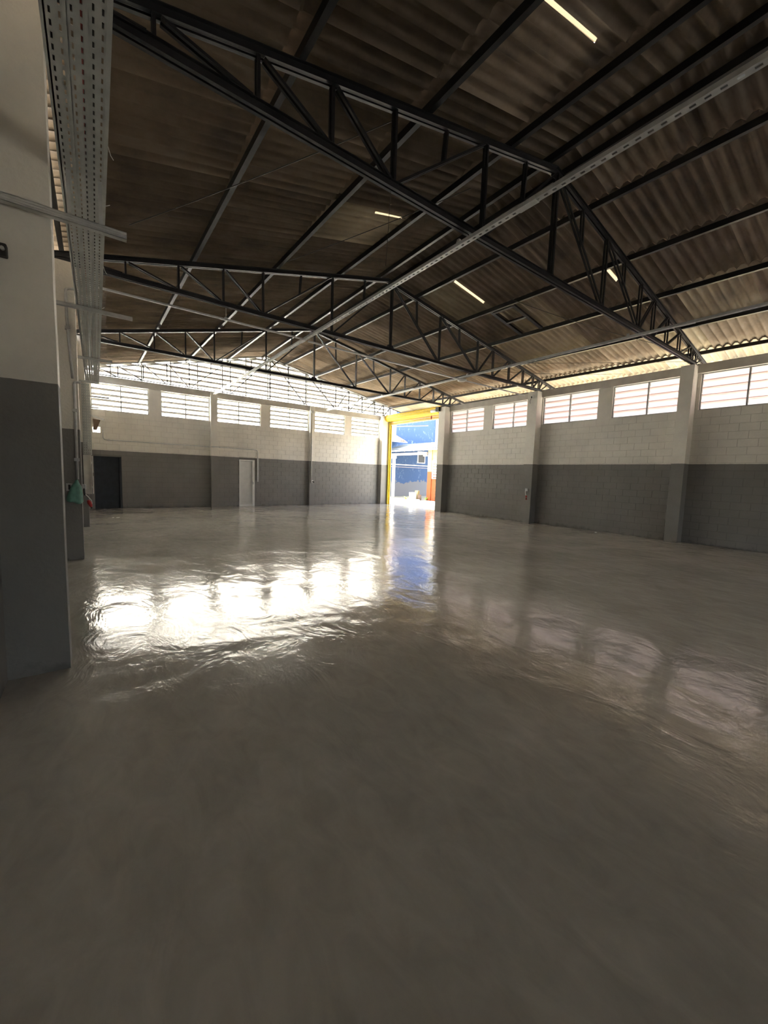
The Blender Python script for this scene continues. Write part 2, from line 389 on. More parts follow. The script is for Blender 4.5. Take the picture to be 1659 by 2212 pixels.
def lay_blocks(parent, side, lo, hi, holes, nearkey, matname):
    items = []
    for r in range(18):
        z = (r + .5) * CH
        u = lo - (BL / 2 if r % 2 else 0)
        while u < hi:
            a, b = max(u, lo), min(u + BL, hi)
            segs = [(a, b)]
            for h in holes:
                if h[2] < z + CH / 2 - .02 and h[3] > z - CH / 2 + .03:
                    ns = []
                    for (p, q) in segs:
                        if h[1] <= p or h[0] >= q: ns.append((p, q)); continue
                        if h[0] > p: ns.append((p, h[0]))
                        if h[1] < q: ns.append((h[1], q))
                    segs = ns
            for (p, q) in segs:
                if q - p > .05: items.append(((p + q) / 2, z, q - p))
            u += BL
    items.sort(key=lambda t: nearkey(t[0], t[1]))
    shared = {}
    rest = MB()
    for k, (u, z, ln) in enumerate(items):
        ln = round(ln, 3); dep = random.choice((0, 0, .0015, .003, .004))
        if k < 298:
            if ln not in shared: shared[ln] = recalc(block_mesh(ln).mesh('block', M[matname]))
            if side == 'b': inst('block', shared[ln], parent, (u, dep, z))
            else: inst('block', shared[ln], parent, (dep, u, z), (0, 0, -math.pi / 2))
        else:
            b = block_mesh(ln); i = len(rest.v)
            for v in b.v:
                if side == 'b': rest.v.append((u + v[0], YB + v[1] + dep, z + v[2]))
                else: rest.v.append((XR + v[1] + dep, u - v[0], z + v[2]))
            rest.f += [tuple(q + i for q in f) for f in b.f]
    if rest.v: tag(build('block_courses', rest, matname, parent), kind='stuff')
lay_blocks(wall_back, 'b', XL + .3, XR - .46, holes_b, lambda u, z: 17.68 * .8 + u * .59, 'paint')
lay_blocks(wall_right, 'r', 1.0, DY0 - .35, holes_r, lambda u, z: u, 'paintR')

# ------------------------------------------------------------------ pillars and pilasters
def pillar(x0, x1, y0, y1, z1, label, mat='paint', base=0, rough=True):
    m = MB()
    # slightly uneven hand-rendered faces: a few stacked sections
    n = 10; sec = []
    for k in range(n + 1):
        j = .004
        sec.append((z1 * k / n, [random.uniform(-j, j) for _ in range(4)]))
    i0 = len(m.v)
    for z, (a, b, c, d) in sec: m.v += [(x0 + a, y0 + b, z), (x1 + c, y0 + b, z), (x1 + c, y1 + d, z), (x0 + a, y1 + d, z)]
    for k in range(n):
        for q in range(4):
            a = i0 + 4 * k; m.f.append((a + q, a + (q + 1) % 4, a + 4 + (q + 1) % 4, a + 4 + q))
    m.f.append((3, 2, 1, 0)); e = i0 + 4 * n; m.f.append((e, e + 1, e + 2, e + 3))
    o = build('concrete_pillar', m, mat, loc=(x0, y0, 0))
    return tag(o, label, 'pillar', 'two-tone concrete pillars')
pillar(XL, -.205, 3.76, 3.98, 4.735, 'nearest dark-based pillar filling the left edge of the photo')
pillar(XL, -.20, 8.18, 8.46, 4.735, 'left wall pillar with the green bag hanging on it')
pillar(XL, -.17, 12.48, 12.86, 4.735, 'left wall pillar that carries the tall electrical cabinet')
pillar(XR - .34, XR, 3.72, 4.02, 4.735, 'nearest right wall pillar, at the far right of the photo', 'paintR')
pillar(XR - .34, XR, 8.24, 8.62, 4.735, 'right wall pillar with a red plug hanging from its socket', 'paintR')
pillar(XR - .34, XR, 12.80, 13.20, 4.735, 'right wall pillar beside the roller door opening', 'paintR')
pillar(XR - .34, XR, -.95, -.6, 4.735, 'right wall pillar outside the frame beside the camera', 'paintR')
pillar(3.89, 4.15, YB - .14, YB, ZT, 'back wall pilaster between the dark doorway and the slatted door')
pillar(8.38, 8.62, YB - .14, YB, ZT, 'back wall pilaster with a white conduit running down it')
pillar(XL + .001, -.12, YB - .14, YB, ZT, 'back wall pilaster in the left corner')
pillar(12.56, XR, DY1 + .06, YB, ZT, 'corner pilaster beside the yellow roller door')

# ------------------------------------------------------------------ louvre windows
def slat_profile():
    # (outward, z): inner-top to outer-bottom, slight S curve
    c = [(-.030, .118), (-.022, .085), (.0, .045), (.018, .0), (.030, -.05), (.050, -.085), (.056, -.108)]
    return c
def slat_mesh(matname):
    m = MB(); c = slat_profile(); t = .005; n = len(c)
    for x in (-.5, .5):
        for (y, z) in c: m.v.append((x, y, z))
        for (y, z) in c: m.v.append((x, y + t, z + t * .4))
    k = 2 * n
    for i in range(n - 1):
        m.f.append((i, i + 1, k + i + 1, k + i)); m.f.append((n + i, k + n + i, k + n + i + 1, n + i + 1))
    m.f += [(0, k, k + n, n), (n - 1, 2 * n - 1, k + 2 * n - 1, k + n - 1)]
    nf = len(m.f); BAND = (0, 1, 2, 3)
    # edge strip added along the blade's inner top to draw its shaded line
    m.prism([(-.034, .122), (-.026, .124), (-.020, .108), (-.028, .106)], 'x', -.5, .5)
    me = m.mesh('slat', M[matname]); me.materials.append(M['overlap_band' if matname == 'slat' else 'overlap_band_pink'])
    for p in me.polygons:
        if p.index >= nf or p.index in BAND: p.material_index = 1
    recalc(me)
    return me
SLAT_B, SLAT_R = slat_mesh('slat'), slat_mesh('slat_pink')
win_no = [0]
def louvre(side, a, b, mid, z0=SILL, z1=HEAD):
    win_no[0] += 1
    if side == 'b': w = thing('window_%d' % win_no[0], (0, YB + .07, 0), kind='structure'); w.rotation_euler = (0, 0, 0); sg = 1
    else: w = thing('window_%d' % win_no[0], (XR + .07, 0, 0), kind='structure'); w.rotation_euler = (0, 0, -math.pi / 2); sg = -1
    # local x runs along the wall (negated on the right wall), local y points outdoors
    A, B = (a, b) if sg > 0 else (-b, -a); Md = sg * mid
    fr = MB(); t = .028
    fr.box(A, A + t, -.03, .03, z0, z1).box(B - t, B, -.03, .03, z0, z1).box(A, B, -.032, .032, z0, z0 + t).box(A, B, -.032, .032, z1 - t * .8, z1)
    me = recalc(fr.mesh('window_frame', M['frame'])); inst('window_frame', me, w, (0, 0, 0))
    me = recalc(MB().box(Md - .018, Md + .018, -.045, .03, z0 + .01, z1 - .01).mesh('mullion', M['frame'])); inst('mullion', me, w, (0, 0, 0))
    n = 5; p = (z1 - z0) / n
    for (p0, p1) in ((A + t * .5, Md - .016), (Md + .016, B - t * .5)):
        for k in range(n):
            inst('slat', SLAT_B if side == 'b' else SLAT_R, w, ((p0 + p1) / 2, .012, z0 + (k + .5) * p), (random.uniform(-.02, .02), 0, 0), (p1 - p0, 1, p / .19))
    return w
for a, b, c in back_win: louvre('b', a, b, c)
for a, b, c in right_win: louvre('r', a, b, c)

# gable louvre above the beam
gx = [-.45, .52, 1.49, 2.46, 3.43, 4.40, 5.37, 6.34, 7.32, 8.25, 9.22, 10.2, 11.17, 12.14, 13.1]
win_no[0] += 1
gab = thing('window_%d' % win_no[0], (0, YB + .07, 0), kind='structure')
top = lambda x: roof(x, YB) - .04
for x in gx[1:-1]:
    m = MB().box(x - .02, x + .02, YB + .02, YB + .09, ZT, top(x)); build('mullion', m, 'frame', gab)
m = MB().bar((XL, YB + .05, top(XL) - .02), (ridge(YB)[0], YB + .05, top(ridge(YB)[0]) - .02), .05, .05).bar((ridge(YB)[0], YB + .05, top(ridge(YB)[0]) - .02), (XR + .1, YB + .05, top(XR + .1) - .02), .05, .05)
m.box(XL, XR, YB + .01, YB + .10, ZT, ZT + .03)
build('gable_frame', m, 'frame', gab)
for i in range(len(gx) - 1):
    x0, x1 = gx[i] + .02, gx[i + 1] - .02
    k = 0
    while True:
        zc = ZT + .12 + k * .19; k += 1
        zt = zc + .10
        if zc + .02 > max(top(x0), top(x1)): break
        a, b = x0, x1
        xr, zr = ridge(YB)
        if top(a) < zt: a = min(b, xr - (zr - .04 - zt) / SL)
        if top(b) < zt: b = max(a, xr + (zr - .04 - zt) / SRT)
        if b - a < .06: continue
        inst('slat', SLAT_B, gab, ((a + b) / 2, .012, zc), (random.uniform(-.015, .015), 0, 0), (b - a, 1, 1))

# ------------------------------------------------------------------ ceiling of corrugated sheets
P, AMP = .172, .030
capm = MB()
ny = 60
for k in range(ny + 1):
    y = YF - .1 + (17.86 - YF + .1) * k / ny; xr, zr = ridge(y)
    capm.v += [(xr - .22, y, zr - SL * .22 + .045), (xr, y, zr + .06), (xr + .22, y, zr - SRT * .22 + .045)]
for k in range(ny):
    a = 3 * k; capm.f += [(a, a + 1, a + 4, a + 3), (a + 1, a + 2, a + 5, a + 4)]
ceiling = tag(build('ceiling', capm, 'sheet', loc=(0, 0, 0)), kind='structure')
WID = 7 * P
def sheet_geo(d0, d1, slope, sign, holes=(), lift=.022, mat='sheet'):
    """d0 nearer the ridge, d1 farther; holes: (dA, dB, jA, jB) in column steps"""
    m = MB(); ns = 7 * 6 + 3; th = .007
    ds = sorted({d0, d1} | {h[i] for h in holes for i in (0, 1)})
    def pt(d, j, up):
        y = j * P / 6; z = -slope * d + AMP * (math.cos(2 * math.pi * y / P) - .3 * math.cos(4 * math.pi * y / P)) + up + lift * (1 - (d - d0) / (d1 - d0)) * -1 + lift * .5
        return (sign * d, y, z)
    for up in (0, th):
        base = len(m.v)
        for d in ds:
            for j in range(ns + 1): m.v.append(pt(d, j, up))
        for i in range(len(ds) - 1):
            dm = (ds[i] + ds[i + 1]) / 2
            for j in range(ns):
                if any(h[0] < dm < h[1] and h[2] <= j < h[3] for h in holes): continue
                a = base + i * (ns + 1) + j; m.f.append((a, a + 1, a + ns + 2, a + ns + 1))
    off = len(ds) * (ns + 1); last = (len(ds) - 1) * (ns + 1)
    for j in range(ns):
        m.f.append((j, j + 1, off + j + 1, off + j)); m.f.append((last + j, last + j + 1, off + last + j + 1, off + last + j))
    me = m.mesh('roof_sheet', M[mat])
    for p in me.polygons: p.use_smooth = True
    return me
rowsL = [(.02, 1.30), (1.16, 2.92), (2.78, 4.5), (4.36, 5.96), (5.8, 7.0)]
rowsR = [(.02, 1.28), (1.12, 2.86), (2.70, 4.36), (4.20, 5.94), (5.78, 7.48), (7.32, 8.35)]
ystart = 17.84 - 23 * WID
ncol = 23
# translucent repair strips: side, row, world y, distance from the ridge, width in column steps
strips = [('R', 1, 7.2, 1.13, 2.4, 2), ('R', 2, 4.28, 2.75, 3.4, 2), ('L', 1, 2.42, 1.5, 2.6, 1), ('L', 1, 3.36, 1.5, 1.9, 1),
          ('L', 1, 6.05, 1.22, 1.9, 2), ('R', 3, 9.4, 4.3, 4.42, 4), ('R', 3, 3.6, 4.25, 4.4, 5)]
light_sheets = {('R', 2, 13), ('R', 3, 13), ('R', 3, 14), ('R', 3, 10), ('R', 4, 11), ('R', 1, 14), ('L', 1, 13)}
cache = {}
for side, rows, slope, sign in (('L', rowsL, SL, -1), ('R', rowsR, SRT, 1)):
    for r, (d0, d1) in enumerate(rows):
        for c in range(ncol):
            y = ystart + c * WID
            if r == 0 and c % 2 and False: continue
            xr, zr = ridge(y)
            hs = []
            for (s, rr, yy, da, db, w) in strips:
                if s == side and rr == r and y <= yy < y + WID:
                    j = int((yy - y) / P * 6); hs.append((max(da, d0 + .02), min(db, d1 - .02), j, j + w))
            mat = 'sheet_light' if (side, r, c) in light_sheets or (side == 'R' and r == 5) else 'sheet'  # outermost right row made paler, standing in for bounce off the sunlit yard
            if hs: me = sheet_geo(d0, d1, slope, sign, hs, mat=mat)
            else:
                if (side, r, mat) not in cache: cache[side, r, mat] = sheet_geo(d0, d1, slope, sign, mat=mat)
                me = cache[side, r, mat]
            inst('roof_sheet', me, ceiling, (xr, y, zr + .001 + .004 * (c % 2)))
            for h in hs:
                m = MB(); q = []
                for j in range(h[2] - 2, h[3] + 3):
                    for d in (h[0] - .03, h[1] + .03):
                        q.append((sign * d, j * P / 6, -slope * d + AMP * (math.cos(2 * math.pi * j / 6) - .3 * math.cos(4 * math.pi * j / 6)) + .014))
                m.v = q
                for j in range(h[3] - h[2] + 4): m.f.append((2 * j, 2 * j + 1, 2 * j + 3, 2 * j + 2))
                inst('translucent_strip', m.mesh('translucent_strip', M['strip']), ceiling, (xr, y, zr))

# ------------------------------------------------------------------ purlins
def purlin(xn, xf, label, y0=YF + .02, y1=17.82, h=.10, lift=0, grp='steel roof purlins'):
    """channel running the length of the hall, xn at y=3.75 and xf at y=17.6"""
    fx = lambda y: xn + (xf - xn) * (max(y, 0) - 3.75) / 13.85
    m = MB(); ys = [y0, 0, y1]
    for a, b in zip(ys, ys[1:]):
        pa = [fx(a), a, roof(fx(a), a) - AMP - .022 - lift]; pb = [fx(b), b, roof(fx(b), b) - AMP - .022 - lift]
        for dx0, dx1, z0, z1 in ((-.03, -.022, -h, 0), (-.022, .03, -.008, 0), (-.022, .03, -h, -h + .008), (.022, .03, -.022, -.008), (.022, .03, -h + .008, -h + .022)):
            i = len(m.v)
            for (px, py, pz) in (pa, pb):
                m.v += [(px + dx0, py, pz + z0), (px + dx1, py, pz + z0), (px + dx1, py, pz + z1), (px + dx0, py, pz + z1)]
            m.f += [(i, i + 1, i + 2, i + 3), (i + 7, i + 6, i + 5, i + 4), (i, i + 4, i + 5, i + 1), (i + 1, i + 5, i + 6, i + 2), (i + 2, i + 6, i + 7, i + 3), (i + 3, i + 7, i + 4, i)]
    return tag(build('roof_purlin', m, 'purlin', loc=(fx(0), 0, pa[2])), label, 'purlin', grp)
purlin(-.34, -.36, 'black purlin along the left wall top, seen between pillar and cable tray')
purlin(.02, -.05, 'black roof purlin above the perforated cable tray')
purlin(1.66, 1.40, 'black roof purlin nearest the cable tray on the left slope, lowest seen')
purlin(3.26, 3.02, 'black roof purlin on the left slope, second up from the cable tray')
purlin(4.80, 4.60, 'black roof purlin on the left slope, third up, next below the ridge pair')
purlin(5.72, 6.08, 'left one of the two close purlins under the ridge')
purlin(6.14, 6.50, 'right one of the two close purlins under the ridge')
purlin(7.02, 7.10, 'black roof purlin on the right slope just below the ridge pair')
purlin(8.60, 8.60, 'black roof purlin on the right slope, second below the ridge')
purlin(10.12, 10.12, 'black roof purlin on the right slope, third below the ridge')
purlin(11.66, 11.70, 'black roof purlin on the right slope above the right lighting channel')
purlin(13.22, 13.30, 'black eaves purlin under the scalloped sheet edge over the right windows', h=.09)
purlin(14.1, 14.18, 'outer eaves purlin beyond the right wall', h=.09)

# ------------------------------------------------------------------ roof trusses
def truss(y, xk, xl, xe, label, scale=1.0, zb=4.79, NL=None, NR=None):
    t = thing('roof_truss', (xk, y, zb), label, 'roof truss', 'black steel roof trusses')
    zk = roof(xk, y) - AMP - .022 - .1 - .065
    slopeL, slopeR = SL, SRT
    Z = lambda x: roof(x, y) - AMP - .022 - .1 - .065
    h = .085 * scale
    def pair(name, a, b, w, hh, gap, par=t):
        m = MB()
        for s in (-1, 1): m.bar((a[0], y + s * gap, a[2]), (b[0], y + s * gap, b[2]), w, hh, up=(0, 0, 1) if abs(b[0] - a[0]) > .02 else (1, 0, 0))
        return build(name, m, 'steel', par)
    def chord(name, pts):
        m = MB()
        for a, b in zip(pts, pts[1:]):
            for s in (-1, 1):
                m.bar((a[0], y + s * .014, a[1]), (b[0], y + s * .014, b[1]), .007, h)
                m.bar((a[0], y + s * .030, a[1] - h / 2 + .004), (b[0], y + s * .030, b[1] - h / 2 + .004), .030, .007)
                m.bar((a[0], y + s * .030, a[1] + h / 2 - .004), (b[0], y + s * .030, b[1] + h / 2 - .004), .030, .007)
        return build(name, m, 'steel', t)
    xr = ridge(y)[0]
    chord('top_chord', [(xl, Z(xl)), (xr, Z(xr))]); chord('top_chord', [(xr, Z(xr)), (xe, Z(xe))])
    chord('bottom_chord', [(xl, zb), (XR - .02, zb)])
    L = [xk] + (NL or [xk + d for d in (-1.70, -3.27, -4.05, -4.83, -5.62, -6.22)])
    Rr = [xk] + (NR or [xk + d for d in (1.72, 3.33, 4.09, 4.90, 5.70, 6.28, 6.74)])
    bz = zb + h / 2
    tz = lambda x: Z(x) - h / 2
    pair('king_post', (xk, 0, bz), (xk, 0, tz(xk)), .035, .035, .03)
    for N, off in ((L, 1), (Rr, -1)):
        for k in range(1, len(N)):
            if tz(N[k]) - bz > .05: pair('vertical', (N[k], 0, bz), (N[k], 0, tz(N[k])), .028, .028, .026)
        e = .05 * off
        D = [((N[0] - e, tz(N[0])), (N[1] + e, bz)), ((N[2] + e, bz), (N[1] - e, tz(N[1])))]
        D += [((N[k] + e, tz(N[k])), (N[k - 1] - e, bz)) for k in range(3, len(N))]
        for (a, b) in D: pair('diagonal', (a[0], 0, a[1]), (b[0], 0, b[1]), .026, .028, .026)
        for (a, b) in D[:2]:
            mx = (a[0] + b[0]) / 2; mz = (a[1] + b[1]) / 2
            if tz(mx) > mz + .03: pair('strut', (mx + e * .6, 0, tz(mx)), (mx, 0, mz), .026, .026, .022)
    # fan of short struts where the truss end passes over the right wall
    for dx, tx in ((.10, .28), (.22, .55), (.36, .8)):
        x0 = XR - .25 + dx; x1 = min(x0 + tx * .6, xe - .05)
        pair('end_strut', (x0, 0, zb + .03), (x1, 0, tz(x1)), .022, .022, .02)
    # gusset plates at ridge and king foot
    if scale < .5: return t
    m = MB().prism([(xk - .13, bz - .03), (xk + .13, bz - .03), (xk + .08, bz + .07), (xk - .08, bz + .07)], 'y', y - .006, y + .006); build('gusset', m, 'steel', t)
    m = MB().prism([(xk - .16, tz(xk) - .06), (xk + .16, tz(xk) - .06), (xk + .10, tz(xk) + .06), (xk - .10, tz(xk) + .06)], 'y', y - .006, y + .006); build('gusset', m, 'steel', t)
    return t
truss(3.79, 5.95, XL - .1, 14.1, 'nearest black roof truss, crossing the top of the photo', 1.05, 4.80, [4.28, 2.77, 1.99, 1.25, .45, -.3], [7.68, 9.28, 10.02, 10.84, 11.66, 12.45, 12.82])
truss(8.32, 6.17, XL - .1, 14.1, 'second black roof truss, resting on the pillar with the green bag', 1, 4.79, [4.47, 2.87, 2.09, 1.31, .50, -.2], [7.89, 9.50, 10.25, 11.08, 11.86, 12.45, 12.84])
truss(12.80, 6.22, XL - .1, 14.1, 'third black roof truss, ending at the pillar beside the roller door')
truss(YB - .22, 6.35, XL - .1, 13.9, 'farthest thin roof truss, standing against the bright gable louvres', .28, 4.80)

# thin bracing rods under the sheets
def rod(a, b, label, r=.007, name='bracing_rod', cat='rod', mat='wire', sag=.03):
    a = Vector(a); b = Vector(b); pts = []
    for k in range(9):
        t = k / 8; p = a.lerp(b, t); p.z -= sag * 4 * t * (1 - t); pts.append(p)
    return tag(build(name, MB().tube(pts, r, 5), mat, loc=tuple(a)), label, cat)
rod((.49, 7.1, 5.06), (2.9, 3.95, 5.66), 'thin bracing rod crossing the left roof slope beside the cable tray')
rod((3.16, 7.8, 5.72), (4.9, 4.6, 6.13), 'thin bracing rod on the left slope just below the ridge')
rod((8.3, 6.35, 6.0), (12.6, 3.9, 5.1), 'thin bracing rod on the right slope above the right lighting channel', sag=.1)
rod((9.3, 8.4, 4.88), (13.25, 5.7, 4.95), 'thin sagging wire from the second truss to the right wall top', .005, 'hanging_wire', 'wire', sag=.06)
rod((9.8, 8.3, 5.15), (12.9, 3.9, 4.88), 'long thin wire running under the right eaves toward the nearest pillar', .005, 'hanging_wire', 'wire', sag=.02)
rod((2.75, 3.79, 4.80), (2.73, 3.82, 3.95), 'fine wire dangling from the nearest truss', .003, 'hanging_wire', 'wire', sag=0)

# dark hatch frame under the right slope
hy0, hy1, hx0, hx1 = 6.55, 7.2, 8.66, 10.05
t = thing('roof_hatch_frame', (hx0, hy0, roof(hx0, hy0)), 'black rectangular bar frame fixed under the right roof slope', 'frame')
for (a, b) in (((hx0, hy0), (hx1, hy0)), ((hx0, hy1), (hx1, hy1)), ((hx0 + .1, hy0), (hx0 + .1, hy1)), ((9.35, hy0), (9.35, hy1))):
    build('bar', MB().bar((a[0], a[1], roof(*a) - .085), (b[0], b[1], roof(*b) - .085), .09, .05), 'steel', t)

# ------------------------------------------------------------------ perforated lighting channels
def slotted(axis, c, u0, u1, w, h, z, pitch, slot, part_mat='galv', open_up=True):
    """U channel along axis with a slotted bottom; c = cross position, z = bottom"""
    m = MB(); t = .0035
    def bx(p0, p1, q0, q1, z0, z1):
        if axis == 'y': m.box(q0, q1, p0, p1, z0, z1)
        else: m.box(p0, p1, q0, q1, z0, z1)
    bx(u0, u1, c - w / 2, c - w / 2 + t, z, z + h); bx(u0, u1, c + w / 2 - t, c + w / 2, z, z + h)
    sw = w * .16
    bx(u0, u1, c - w / 2 + t, c - sw, z, z + t); bx(u0, u1, c + sw, c + w / 2 - t, z, z + t)
    u = u0
    while u < u1:
        e = min(u + pitch - slot, u1); bx(u, e, c - sw, c + sw, z, z + t); u += pitch
    return m
def channel_run(axis, c, u0, u1, z, label, seglen=6.0, w=.075, h=.045, pitch=.10):
    t = thing('lighting_channel', (c, u0, z) if axis == 'y' else (u0, c, z), label, 'channel')
    u = u0; k = 0
    while u < u1 - .01:
        e = min(u + seglen, u1)
        build('channel_length', slotted(axis, c, u, e, w, h, z + .003 * (k % 2), pitch, pitch * .45), 'galv', t)
        if e < u1:
            m = MB()
            if axis == 'y': m.box(c - w / 2 - .006, c + w / 2 + .006, e - .12, e + .12, z - .004, z + h * .8)
            else: m.box(e - .12, e + .12, c - w / 2 - .006, c + w / 2 + .006, z - .004, z + h * .8)
            build('joint_sleeve', m, 'galv', t)
        u = e; k += 1
    return t
ch1 = channel_run('y', 4.02, YF + .3, YB - .16, 4.66, 'long grey perforated channel hanging down the middle of the hall below the ridge')
ch2 = channel_run('y', 9.25, YF + .3, YB - .16, 4.66, 'long grey perforated channel hanging over the right half of the hall')
ch3 = channel_run('x', 8.80, .10, 3.97, 4.665, 'thin cross channel from the cable tray to the middle lighting channel', w=.045, h=.03)
ch4 = channel_run('x', 8.74, 4.08, XR - .35, 4.62, 'thin cross channel from the middle lighting channel to the right wall pillar', w=.045, h=.03)
def hanger(x, y, z0, z1, par):
    m = MB().tube([(x, y, z0), (x, y, z1)], .006, 6).box(x - .03, x + .03, y - .02, y + .02, z0 - .03, z0 + .03).box(x - .02, x + .02, y - .02, y + .02, z1 - .04, z1)
    build('hanger_rod', m, 'galv', par)
for y in (3.95, 8.46, 12.9): hanger(4.02, y, 4.70, 4.76 , ch1); hanger(9.25, y, 4.70, 4.76, ch2)
hanger(2.26, 8.8, 4.69, 5.0, ch3)
# domed fixture at the crossing
m = MB(); m.smooth = True
for (x, y) in ((9.25, 8.66),):
    m.tube([(x, y, 4.617), (x, y, 4.60), (x, y, 4.58), (x, y, 4.56), (x, y, 4.553)], [.13, .15, .145, .09, .02], 20)
tag(build('junction_lamp', m, 'white', loc=(9.25, 8.66, 4.655)), 'white domed disc fixture under the crossing of the channels', 'lamp')

# ------------------------------------------------------------------ perforated cable tray on the left
TZ = 3.62
tray = thing('cable_tray', (-.015, 4, TZ), 'wide perforated grey cable tray running along the left wall', 'cable tray')
def tray_channel(x0, x1, y0, y1, z, vertical=None):
    m = MB(); t = .003; w = x1 - x0
    cols = (x0 + w * .27, x0 + w * .73); sw = w * .055; pitch, slot = .066, .036
    def bx(a0, a1, b0, b1, c0, c1):
        # a across, b along, c thickness/height
        if vertical is None: m.box(a0, a1, b0, b1, z + c0, z + c1)
        else: m.box(a0, a1, vertical - c1, vertical - c0, b0, b1)
    bx(x0, x0 + .006, y0, y1, 0, .05); bx(x1 - .006, x1, y0, y1, 0, .05)
    bx(x0, cols[0] - sw, y0, y1, 0, t); bx(cols[0] + sw, cols[1] - sw, y0, y1, 0, t); bx(cols[1] + sw, x1, y0, y1, 0, t)
    for c in cols:
        u = y0
        while u < y1:
            bx(c - sw, c + sw, u, min(u + pitch - slot, y1), 0, t); u += pitch
    # pressed rib along the seam
    bx(x1 - .008, x1 + .004, y0, y1, -.006, .0)
    return m
for k in range(3):
    x0 = -.135 + .081 * k
    build('tray_channel', tray_channel(x0, x0 + .080, -3.0, 12.36, TZ + .0015 * k), 'tray', tray)
m = MB().box(-.149, -.137, -3, 12.36, TZ, TZ + .07).box(.110, .121, -3, 12.36, TZ, TZ + .07); build('side_rail', m, 'tray', tray)
down = thing('vertical_cable_tray', (-.15, 12.3, 1.85), 'narrow perforated tray dropping down the pillar to the electrical cabinet', 'cable tray')
for k in range(2):
    x0 = -.245 + .086 * k
    build('tray_channel', tray_channel(x0, x0 + .084, 1.84, TZ - .01, 0, vertical=12.47), 'tray', down)
rods = [(('red'), -.012, .008), (('black'), -.10, .010), (('black'), .055, .009), ('green', -.06, .006)]
for c, x, r in rods:
    pts = [(x + .012 * math.sin(y * .9 + x * 40), y, TZ + .006 + r + .003 * math.sin(y * 2.1)) for y in [(-3 + .45 * k) for k in range(34)]]
    tag(build('cable', MB().tube(pts, r, 6), c, loc=pts[0]), '%s cable lying in the perforated tray, seen through its slots' % {'red': 'red', 'black': 'black', 'green': 'thin green'}[c] + ('' if c != 'black' else (' near the left rail' if x < 0 else ' near the right rail')), 'cable')
for (y, s) in ((4.05, 1), (5.2, -1), (6.6, 1), (3.3, -1)):
    m = MB().tube([(.118, y, TZ + .02), (.135, y + .01, TZ + .035 * s), (.15, y + .02, TZ + .05 * s)], .0025, 4); build('cable_tie', m, 'white', tray)

# bracket arms below the tray
def arm(x0, x1, y, z, label, h=.045, w=.045):
    t = thing('bracket_arm', (x0, y, z), label, 'bracket', 'strut arms under the cable tray')
    m = MB().box(x0, x1, y - w / 2, y + w / 2, z - h, z - h + .003).box(x0, x1, y - w / 2, y - w / 2 + .003, z - h, z).box(x0, x1, y + w / 2 - .003, y + w / 2, z - h, z)
    m.box(x0, x1, y - w / 2, y - w / 2 + .014, z - .004, z).box(x0, x1, y + w / 2 - .014, y + w / 2, z - .004, z)
    for q in (.33, .66): m.box(x0, x1, y - w / 2 - .003, y - w / 2, z - h * q - .003, z - h * q + .003)
    build('strut_arm', m, 'galv', t)
    build('wall_plate', MB().box(x0, x0 + .008, y - .04, y + .04, z - .14, z + .06), 'galv', t)
    return t
near_arm = arm(XL, .235, 3.70, 3.315, 'nearest and thickest strut arm crossing in front of the nearest pillar', .05, .05)
for x in (-.10, .08): build('hanger_strap', MB().box(x - .012, x + .012, 3.698, 3.702, 3.31, TZ - .002), 'galv', near_arm)
arm(XL, .46, 6.58, TZ - .008, 'strut arm just beyond the nearest pillar, second from the camera')
arm(XL, .31, 9.5, TZ - .008, 'strut arm at the height of the gable louvre, third from the camera')
arm(XL, .10, 12.10, TZ - .008, 'strut arm at the bend where the tray turns down')
arm(XL, .38, 14.5, TZ - .008, 'strut arm seen against the first louvre window')
arm(XL, .15, 17.2, TZ - .008, 'small strut arm in the far left corner below the window')
# small end clamp on the nearest pillar
t = thing('pillar_clamp', (-.46, 3.74, 2.95), 'small dark metal lug on the nearest pillar at the photo edge', 'clamp')
build('lug', MB().box(-.50, -.435, 3.70, 3.758, 2.93, 3.01), 'black', t, bev=.008); build('bolt', MB().tube([(-.455, 3.70, 2.97), (-.455, 3.68, 2.97)], .012, 8), 'galv', t)

# ------------------------------------------------------------------ conduits, boxes, bag on the left pillar
def pipe(pts, r, label, mat='galv', name='conduit', cat='conduit', clips=()):
    """rounded path"""
    P_ = [Vector(p) for p in pts]; out = [P_[0]]
    for a, b, c in zip(P_, P_[1:], P_[2:]):
        ra = min(.12, (b - a).length * .45, (c - b).length * .45)
        p = b + (a - b).normalized() * ra; q = b + (c - b).normalized() * ra
        for k in range(6):
            t = k / 5; out.append(p * (1 - t) ** 2 + b * 2 * t * (1 - t) + q * t * t)
    out.append(P_[-1])
    m = MB().tube(out, r, 8); m.smooth = True
    t = thing(name, tuple(P_[0]), label, cat); build('tube', m, mat, t)
    for c in clips:
        build('coupling', MB().box(c[0] - r * 1.7, c[0] + r * 1.7, c[1] - r * 1.3, c[1] + r * 1.3, c[2] - .025, c[2] + .025), mat, t)
    return t
yp = 8.15
pipe([(-.15, yp, 4.33), (-.31, yp, 4.33), (-.30, yp, 3.72), (-.26, yp, 2.95)], .020, 'upper curved conduit on the pillar behind the cable tray', clips=[(-.30, yp, 3.72)])
pipe([(-.16, yp, 2.90), (-.245, yp, 2.90), (-.250, yp, 1.34)], .020, 'tall conduit running down to the green bag on the left pillar', clips=[(-.248, yp, 2.45), (-.25, yp, 1.66)])
t = thing('socket_box', (-.36, yp, 1.21), 'small grey-rimmed socket beside the green bag', 'socket')
m = MB().box(-.40, -.375, 8.155, 8.178, 1.15, 1.27).box(-.345, -.32, 8.155, 8.178, 1.15, 1.27).box(-.375, -.345, 8.155, 8.178, 1.15, 1.17).box(-.375, -.345, 8.155, 8.178, 1.25, 1.27)
